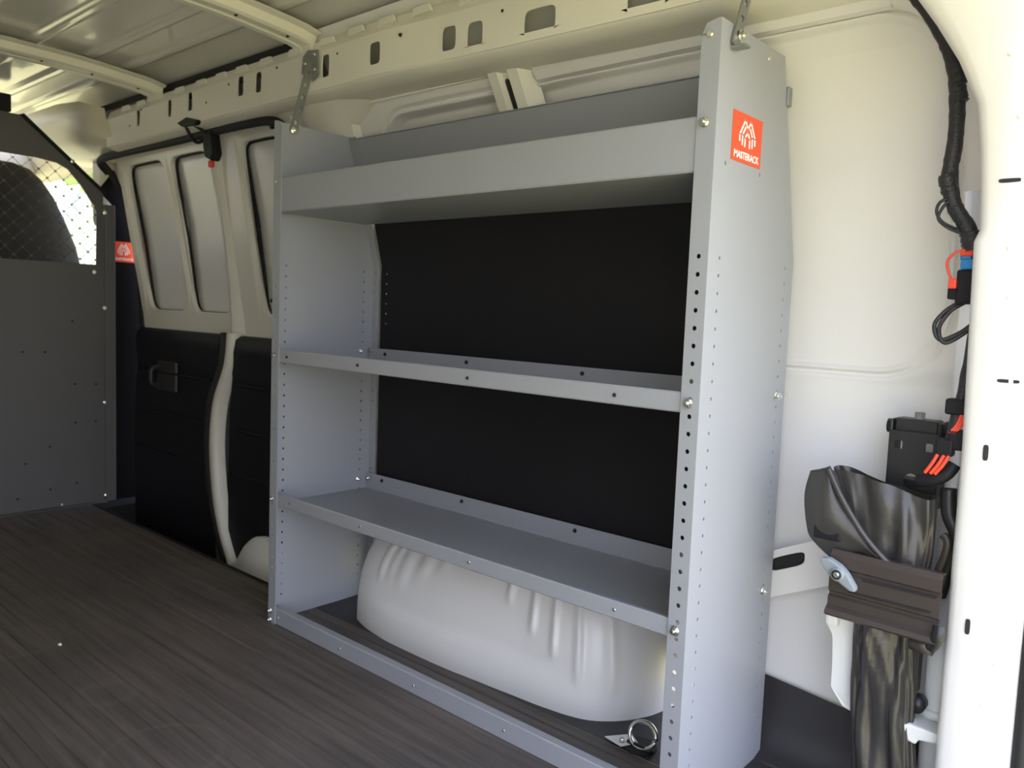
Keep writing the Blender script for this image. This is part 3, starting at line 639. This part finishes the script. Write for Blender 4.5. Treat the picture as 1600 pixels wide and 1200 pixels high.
# ================================================================== CAB BEYOND THE PARTITION
seat = thing('cab_seat', 'dark bucket seat behind the mesh window of the partition', 'seat', (-1.85, -0.12, -0.1))
def cushion(name, prof, y0, y1, parent, m):
    rows = []
    for t in frange(-1, 1, 16):
        s = 1-0.18*abs(t)**3; y = (y0+y1)/2+t*(y1-y0)/2
        cz = sum(p[1] for p in prof)/len(prof); cx = sum(p[0] for p in prof)/len(prof)
        rows.append([(cx+(px-cx)*s, y, cz+(pz-cz)*s) for px, pz in prof])
    return under(loft(name, rows, m, closed=True, caps=True), parent)
rowsb = []
for z, hw in [(-0.1, 0.27), (0.3, 0.29), (0.6, 0.30), (0.80, 0.285), (0.95, 0.25), (1.06, 0.205), (1.14, 0.165), (1.20, 0.125), (1.235, 0.085), (1.252, 0.03)]:
    rowsb.append([(-1.86+0.075*math.sin(a)*min(1, hw*6), 0.0+hw*math.copysign(abs(math.cos(a))**0.7, math.cos(a))+0.005, z) for a in frange(0, 2*pi, 28)[:-1]])
under(loft('backrest', rowsb, SEAT, closed=True, caps=True), seat)
cushion('seat_base', [(-2.35, 0.05), (-2.36, 0.16), (-2.28, 0.20), (-1.95, 0.18), (-1.92, 0.0), (-2.3, -0.02)], -0.26, 0.26, seat, SEAT)
seat2 = thing('cab_seat', 'dark bucket seat behind the partition on the driver side', 'seat', (-1.85, -0.95, -0.1))
for ch in list(seat.children):
    c = ch.copy(); COL.objects.link(c); c.parent = seat2; c.matrix_parent_inverse = ch.matrix_parent_inverse.copy()
cab = struct(box('wall_cab', (-2.95, 0.40, -0.35), (-1.46, 0.44, 0.74), TAN, bevel=0.01), 'tan inner face of the passenger cab door')
box('cab_floor', (-3.1, -1.40, -0.36), (-1.45, 0.40, -0.30), RUBBER, cab)
box('cab_pillar', (-1.62, 0.28, 0.74), (-1.47, 0.40, 1.40), TAN, cab, bevel=0.02)
box('cab_pillar_cover', (-1.60, 0.215, 1.02), (-1.50, 0.40, 1.40), TAN, cab, bevel=0.02)
loft('cab_window_header', [[(x, 0.24, 1.40), (x, 0.30, 1.30), (x, 0.36, 1.27), (x, 0.38, 1.33)] for x in (-2.5, -1.47)], TAN, cab)
box('cab_header', (-2.52, -1.30, 1.25), (-2.42, 0.30, 1.42), TAN, cab, bevel=0.02)
w1 = struct(box('window_1', (-2.75, 0.405, 0.74), (-1.62, 0.409, 1.30), GLASS), 'clear glass of the passenger cab window')
w2 = struct(obj('window_2', [(-2.45, -1.3, 1.36), (-2.45, 0.25, 1.36), (-3.20, 0.38, 0.75), (-3.20, -1.4, 0.75)], [(0,1,2,3)], GLASS, solid=0.004), 'clear glass windscreen of the van')

# ================================================================== TREE OUTSIDE
def tree(name, loc, r, label):
    t = thing(name, label, 'tree', loc)
    V = []; F = []
    for k in range(900):
        d = Vector((random.gauss(0,1), random.gauss(0,1), random.gauss(0,0.8))).normalized()*r*(0.55+0.5*random.random())
        n = Vector((random.gauss(0,1), random.gauss(0,1), random.gauss(0,1)+0.6)).normalized(); a = n.orthogonal().normalized()*0.16; b = n.cross(a.normalized())*0.09
        c = d+Vector((0,0,2.2)); i = len(V); V += [tuple(c-a), tuple(c+b), tuple(c+a), tuple(c-b)]; F.append((i, i+1, i+2, i+3))
    cr = obj('crown', V, F, LEAF, t); cr['kind'] = 'stuff'
    tube('trunk', [(0,0,0), (0.05,0,0.9), (0,0.05,2.2)], lambda s: 0.14-0.06*s, BARK, t)
    return t
tree('leafy_tree', (-8.2, 2.55, -0.70), 0.75, 'sunlit yellow-green tree outside, seen through the partition mesh')

# ================================================================== DOOR LATCH
la = thing('door_latch', 'black door latch hanging from cable below the roof rail', 'latch', (-0.58, 0.14, 1.25))
under(prism('mount', [(-0.655, 1.262), (-0.60, 1.272), (-0.53, 1.256), (-0.55, 1.246), (-0.63, 1.250)], 'y', 0.088, 0.104, BLACK, bevel=0.003), la)
under(tube('cable', [(-0.625, 0.10, 1.255), (-0.62, 0.115, 1.225), (-0.60, 0.125, 1.208), (-0.57, 0.138, 1.222)], 0.005, BLACK, seg=8), la)
under(tube('cable', [(-0.585, 0.10, 1.255), (-0.575, 0.125, 1.240), (-0.555, 0.138, 1.225)], 0.005, BLACK, seg=8), la)
under(prism('latch_body', [(-0.592, 1.228), (-0.540, 1.240), (-0.522, 1.172), (-0.538, 1.152), (-0.575, 1.166)], 'y', 0.130, 0.160, BLACK, bevel=0.006), la)
under(box('latch_pin', (-0.566, 0.138, 1.138), (-0.552, 0.152, 1.156), RED, bevel=0.002), la)
cb = obj('crumb', [(-0.183,-0.402,0.0),(-0.174,-0.401,0.0),(-0.173,-0.396,0.0),(-0.181,-0.394,0.0),(-0.180,-0.400,0.004),(-0.176,-0.397,0.005)], [(0,1,2,3),(0,1,4),(1,2,5,4),(2,3,5),(3,0,4,5)], WPLAST)
tag(cb, 'tiny white crumb lying on the bare floor mat', 'crumb')

# ================================================================== WIRING HARNESS
ha = thing('wiring_harness', 'taped black wiring harness down the rear corner with red wires and blue connector', 'wiring', (1.37, 0.215, 0.52))
def A(o): return under(o, ha)
A(tube('loom', [(1.262, 0.16, 1.262), (1.305, 0.185, 1.205), (1.333, 0.195, 1.160), (1.352, 0.20, 1.11), (1.359, 0.20, 1.06), (1.360, 0.20, 1.01), (1.357, 0.20, 0.965), (1.366, 0.20, 0.925), (1.384, 0.20, 0.895), (1.396, 0.205, 0.86)], 0.0105, TAPE, seg=10, n=8, rough=0.14))
A(tube('loom', [(1.398, 0.205, 0.86), (1.404, 0.21, 0.80), (1.400, 0.212, 0.74), (1.395, 0.21, 0.68), (1.389, 0.205, 0.63), (1.386, 0.20, 0.60)], 0.0075, TAPE, seg=10, n=6, rough=0.2))
for c, r in (((1.357, 0.197, 0.955), 0.0115), ((1.356, 0.199, 1.10), 0.0112), ((1.36, 0.197, 1.075), 0.0105), ((1.392, 0.20, 0.876), 0.014)):
    A(tube('tape_wrap', [(c[0]-0.003, c[1], c[2]+0.012), (c[0], c[1], c[2]), (c[0]+0.003, c[1], c[2]-0.012)], r, TAPE, seg=10, rough=0.15))
A(tube('wire_loop', [(1.362, 0.196, 0.935), (1.350, 0.192, 0.930), (1.347, 0.190, 0.916), (1.356, 0.19, 0.902), (1.374, 0.195, 0.892)], 0.0022, TAPE, seg=6))
A(tube('wire_loop', [(1.364, 0.194, 0.932), (1.356, 0.190, 0.925), (1.350, 0.188, 0.908), (1.362, 0.188, 0.895), (1.380, 0.195, 0.886)], 0.0022, TAPE, seg=6))
A(tube('red_wire', [(1.388, 0.196, 0.862), (1.376, 0.192, 0.862), (1.366, 0.190, 0.850), (1.368, 0.188, 0.836), (1.374, 0.19, 0.822)], 0.0018, RED, seg=6))
A(box('red_clip', (1.380, 0.190, 0.856), (1.396, 0.202, 0.866), RED, bevel=0.002)); A(box('red_clip', (1.370, 0.184, 0.812), (1.380, 0.196, 0.826), RED, bevel=0.002))
A(box('connector', (1.378, 0.190, 0.792), (1.412, 0.220, 0.838), BLACK, bevel=0.003)); A(box('connector', (1.368, 0.192, 0.798), (1.380, 0.214, 0.818), BLACK, bevel=0.002))
A(box('blue_connector', (1.382, 0.188, 0.838), (1.412, 0.214, 0.852), BLUE, bevel=0.002)); A(box('blue_connector', (1.380, 0.192, 0.8505), (1.394, 0.21, 0.860), BLUE, bevel=0.002))
for dx, dz in ((0, 0), (0.006, -0.004)):
    A(tube('lower_wire_loop', [(1.383+dx, 0.205, 0.795), (1.366+dx, 0.20, 0.782), (1.354+dx, 0.198, 0.762+dz), (1.362+dx, 0.20, 0.742+dz), (1.384+dx, 0.205, 0.752), (1.398, 0.21, 0.765)], 0.003, TAPE, seg=7))
A(box('loom_clip', (1.376, 0.196, 0.640), (1.410, 0.222, 0.662), BLACK, bevel=0.003))
for k, (dx, dz) in enumerate(((0, 0), (0.006, 0.004), (0.012, -0.004))):
    A(tube('red_wire', [(1.398+dx*0.6, 0.20, 0.645), (1.394+dx*0.5, 0.195, 0.628), (1.386+dx*0.5, 0.192, 0.615)], 0.0024, RED, seg=6))
A(box('plug', (1.370, 0.188, 0.582), (1.392, 0.208, 0.606), BLACK, bevel=0.003)); A(box('plug', (1.384, 0.19, 0.592), (1.406, 0.214, 0.620), BLACK, bevel=0.003))
for dx in (0, 0.008, 0.014):
    A(tube('red_wire', [(1.374+dx, 0.19, 0.584), (1.368+dx, 0.188, 0.570), (1.360+dx*0.9, 0.188, 0.556)], 0.0026, RED, seg=6))
A(tube('convoluted_hose', [(1.350, 0.20, 0.542), (1.365, 0.195, 0.545), (1.385, 0.195, 0.556), (1.394, 0.20, 0.572)], 0.009, BLACK, seg=10))

# ================================================================== JACK STOWAGE
jk = thing('vehicle_jack', 'black steel vehicle jack head stowed against the white wall below the harness', 'jack', (1.33, 0.29, 0.30))
def J(o): return under(o, jk)
def jf(u, v): return (1.330+u, 0.262, 0.57+v)
J(sheet('head_plate', [-0.034, -0.004, 0.028], [-0.050, -0.012, 0.022, 0.036], {}, jf, JACK, solid=0.004, skip=()))
bpy.data.objects['head_plate'].hide_render = False
fp = sheet('front_plate', [-0.036, -0.016, 0.010, 0.030], [-0.080, -0.060, -0.020, 0.004, 0.022, 0.034], {(1, 1): (0.011, 0.012, 2, 20), (0, 3): (0.0055, 0.0065, 5, 12, 0.002, 0), (2, 3): (0.0055, 0.0065, 5, 12, -0.002, 0)}, lambda u, v: (1.330+u, 0.252, 0.57+v), JACK, None, solid=0.004)
J(fp); bpy.data.objects.remove(bpy.data.objects['head_plate'])
J(box('side_plate', (1.290, 0.252, 0.49), (1.295, 0.30, 0.620), JACK, bevel=0.002)); J(box('side_plate', (1.356, 0.252, 0.49), (1.361, 0.30, 0.620), JACK, bevel=0.002))
J(tube('pivot_pin', [(1.284, 0.268, 0.608), (1.367, 0.268, 0.608)], 0.011, JACK, seg=14, smooth_path=False))
J(box('saddle', (1.296, 0.256, 0.600), (1.355, 0.29, 0.622), JACK, bevel=0.003))
J(tube('screw', [(1.326, 0.272, 0.57), (1.326, 0.272, 0.632)], 0.007, DGREY, seg=12, smooth_path=False))
J(box('jack_body', (1.298, 0.266, 0.20), (1.352, 0.300, 0.530), JACK, bevel=0.004))
J(tube('arm', [(1.386, 0.215, 0.535), (1.390, 0.212, 0.50), (1.402, 0.21, 0.475), (1.405, 0.21, 0.455), (1.394, 0.212, 0.425), (1.384, 0.215, 0.38)], 0.0105, JACK, seg=10))
J(tube('arm_link', [(1.386, 0.205, 0.47), (1.393, 0.203, 0.462), (1.392, 0.203, 0.445), (1.384, 0.206, 0.418)], 0.006, CLAMP, seg=8))

po = thing('tool_pouch', 'shiny black vinyl tool pouch with open flap hanging below the jack', 'pouch', (1.325, 0.20, 0.0))
rows = []
for i, z in enumerate(frange(0.0, 0.530, 60)):
    c = lerp([0, 0.1, 0.18, 0.35, 0.44, 0.50, 0.53], [1.338, 1.333, 1.324, 1.318, 1.316, 1.307, 1.300], z)
    h = lerp([0, 0.1, 0.18, 0.35, 0.44, 0.50, 0.53], [0.046, 0.046, 0.044, 0.046, 0.058, 0.068, 0.074], z)
    d = lerp([0, 0.35, 0.5, 0.53], [0.026, 0.024, 0.022, 0.016], z)
    r = []
    for k in range(72):
        a = 2*pi*k/72
        fold = 0.12*math.sin(7*a+9*z+2*math.sin(13*z)) + 0.07*math.sin(13*a-17*z) + 0.09*math.sin(4*a+31*z) + 0.06*math.sin(19*a+43*z+3*math.sin(21*z))
        s = 1+fold*(0.55 if math.sin(a) < 0 else 0.25)
        r.append((c+h*math.copysign(abs(math.cos(a))**0.75, math.cos(a))*(1+fold*0.10), 0.212+d*math.sin(a)*(s*1.0+fold*0.9), z + ((-0.013*math.cos(a)+0.004*math.sin(3*a+1))*sm(52, 60, i))))
    rows.append(r)
under(loft('pouch_body', rows, VINYL, closed=True), po)
# flap: creased sheet folded open to the left
fl_pts = [[(1.206,0.176,0.536),(1.203,0.168,0.500),(1.208,0.168,0.455),(1.218,0.170,0.432),(1.258,0.176,0.402)],
          [(1.220,0.168,0.541),(1.222,0.160,0.500),(1.226,0.160,0.462),(1.236,0.164,0.440),(1.268,0.172,0.412)],
          [(1.234,0.162,0.546),(1.244,0.156,0.505),(1.250,0.156,0.475),(1.262,0.160,0.455),(1.288,0.168,0.430)],
          [(1.243,0.172,0.540),(1.262,0.166,0.500),(1.280,0.164,0.470),(1.300,0.164,0.440),(1.330,0.168,0.415)]]
fine = [spline([tuple(p) for p in r], 5) for r in fl_pts]
fine2 = []
for k in range(len(fine[0])): fine2.append(spline([tuple(f[k]) for f in fine], 5))
under(loft('flap', [[tuple(p + Vector((0, 0.0025*math.sin(60*p.x+40*p.z), 0))) for p in r] for r in fine2], VINYL, solid=0.002), po)
under(tube('flap_hem', [(1.236, 0.160, 0.548), (1.262, 0.156, 0.505), (1.298, 0.158, 0.455), (1.336, 0.164, 0.418)], 0.0045, VINYL, seg=8), po)
under(box('flap_pad', (1.222, 0.158, 0.440), (1.262, 0.166, 0.462), BLACK, bevel=0.003), po)

cl = thing('clamp_plate', 'brown-black ribbed clamp plate with grey wing nut across the pouch', 'clamp', (1.33, 0.16, 0.33))
def cplate(name, z0, z1, x0, x1, tilt, parent):
    prf = [(0.172, z1), (0.158, z1+0.001), (0.152, z1-0.006), (0.152, z1-0.022), (0.156, z1-0.025), (0.156, z1-0.029), (0.152, z1-0.032), (0.152, z0+0.030), (0.156, z0+0.027), (0.156, z0+0.023), (0.152, z0+0.020), (0.152, z0+0.008), (0.144, z0+0.003), (0.140, z0-0.002), (0.146, z0-0.006), (0.172, z0-0.006)]
    rr_ = []
    for x in frange(x0, x1, 8): rr_.append([(x, y, z+tilt*(x-x0)) for y, z in prf])
    return under(loft(name, rr_, CLAMP, None, smooth=False, solid=0.002, bevel=0.0), parent)
cplate('plate', 0.340, 0.428, 1.253, 1.402, -0.02, cl)
under(box('raised_bead', (1.283, 0.1485, 0.372), (1.392, 0.1515, 0.3745), JACK, bevel=0.0008), cl)
under(box('raised_bead', (1.300, 0.1485, 0.394), (1.398, 0.1515, 0.3965), JACK, bevel=0.0008), cl)
under(tube('end_hook', [(1.392, 0.158, 0.322), (1.398, 0.15, 0.330), (1.404, 0.146, 0.345), (1.404, 0.150, 0.358)], 0.008, JACK, seg=10), cl)
under(tube('under_bar', [(1.368, 0.162, 0.322), (1.396, 0.158, 0.322)], 0.011, CLAMP, seg=10, smooth_path=False), cl)
wn = under(prism('wing_nut', [(1.243, 0.418), (1.256, 0.4205), (1.273, 0.413), (1.283, 0.404), (1.296, 0.386), (1.296, 0.379), (1.288, 0.379), (1.270, 0.389), (1.256, 0.396), (1.250, 0.403), (1.244, 0.411)], 'y', 0.134, 0.148, WING, bevel=0.003), cl)
under(tube('nut_boss', [(1.2705, 0.150, 0.4005), (1.2705, 0.129, 0.4005)], 0.0095, WING, seg=16, smooth_path=False), cl)
under(tube('nut_socket', [(1.2705, 0.130, 0.4005), (1.2705, 0.1288, 0.4005)], 0.0072, HOLE, seg=16, smooth_path=False), cl)
put(SMALLB, 'stud', (1.2705, 0.1287, 0.4005), (0, -1, 0), cl, 1.1)

br = thing('jack_bracket', 'white steel jack bracket fixed to the wall behind the pouch', 'bracket', (1.27, 0.25, 0.12))
under(loft('plate', [[(x, 0.228+0.25*max(0, x-1.262), z) for x, z in r] for r in [
    [(1.236, 0.430), (1.248, 0.434), (1.290, 0.44)], [(1.234, 0.40), (1.246, 0.40), (1.290, 0.40)], [(1.230, 0.36), (1.244, 0.36), (1.290, 0.36)], [(1.232, 0.290), (1.247, 0.288), (1.290, 0.29)],
    [(1.240, 0.276), (1.252, 0.275), (1.290, 0.28)], [(1.243, 0.23), (1.255, 0.225), (1.292, 0.23)], [(1.243, 0.195), (1.258, 0.19), (1.292, 0.19)], [(1.262, 0.170), (1.272, 0.165), (1.295, 0.16)]]], WPLAST, solid=0.012, smooth=False), br)
under(box('lip', (1.230, 0.212, 0.292), (1.250, 0.228, 0.355), WPLAST, bevel=0.005), br)
js = thing('jack_post', 'pale steel post with stepped flange beside the rear pillar', 'post', (1.378, 0.22, 0.01))
under(tube('post', [(1.386, 0.260, 0.0), (1.386, 0.260, 0.40)], 0.020, WPLAST, seg=20, smooth_path=False), js)
under(tube('collar', [(1.386, 0.260, 0.188), (1.386, 0.260, 0.200)], 0.026, WPLAST, seg=20, smooth_path=False), js)
under(prism('flange', [(1.345, 0.176), (1.345, 0.166), (1.375, 0.160), (1.378, 0.168), (1.405, 0.172), (1.405, 0.186), (1.360, 0.188)], 'y', 0.198, 0.262, WPLAST, bevel=0.003), js)
under(tube('knob', [(1.368, 0.212, 0.212), (1.368, 0.232, 0.212)], 0.012, JACK, seg=14, smooth_path=False), js)
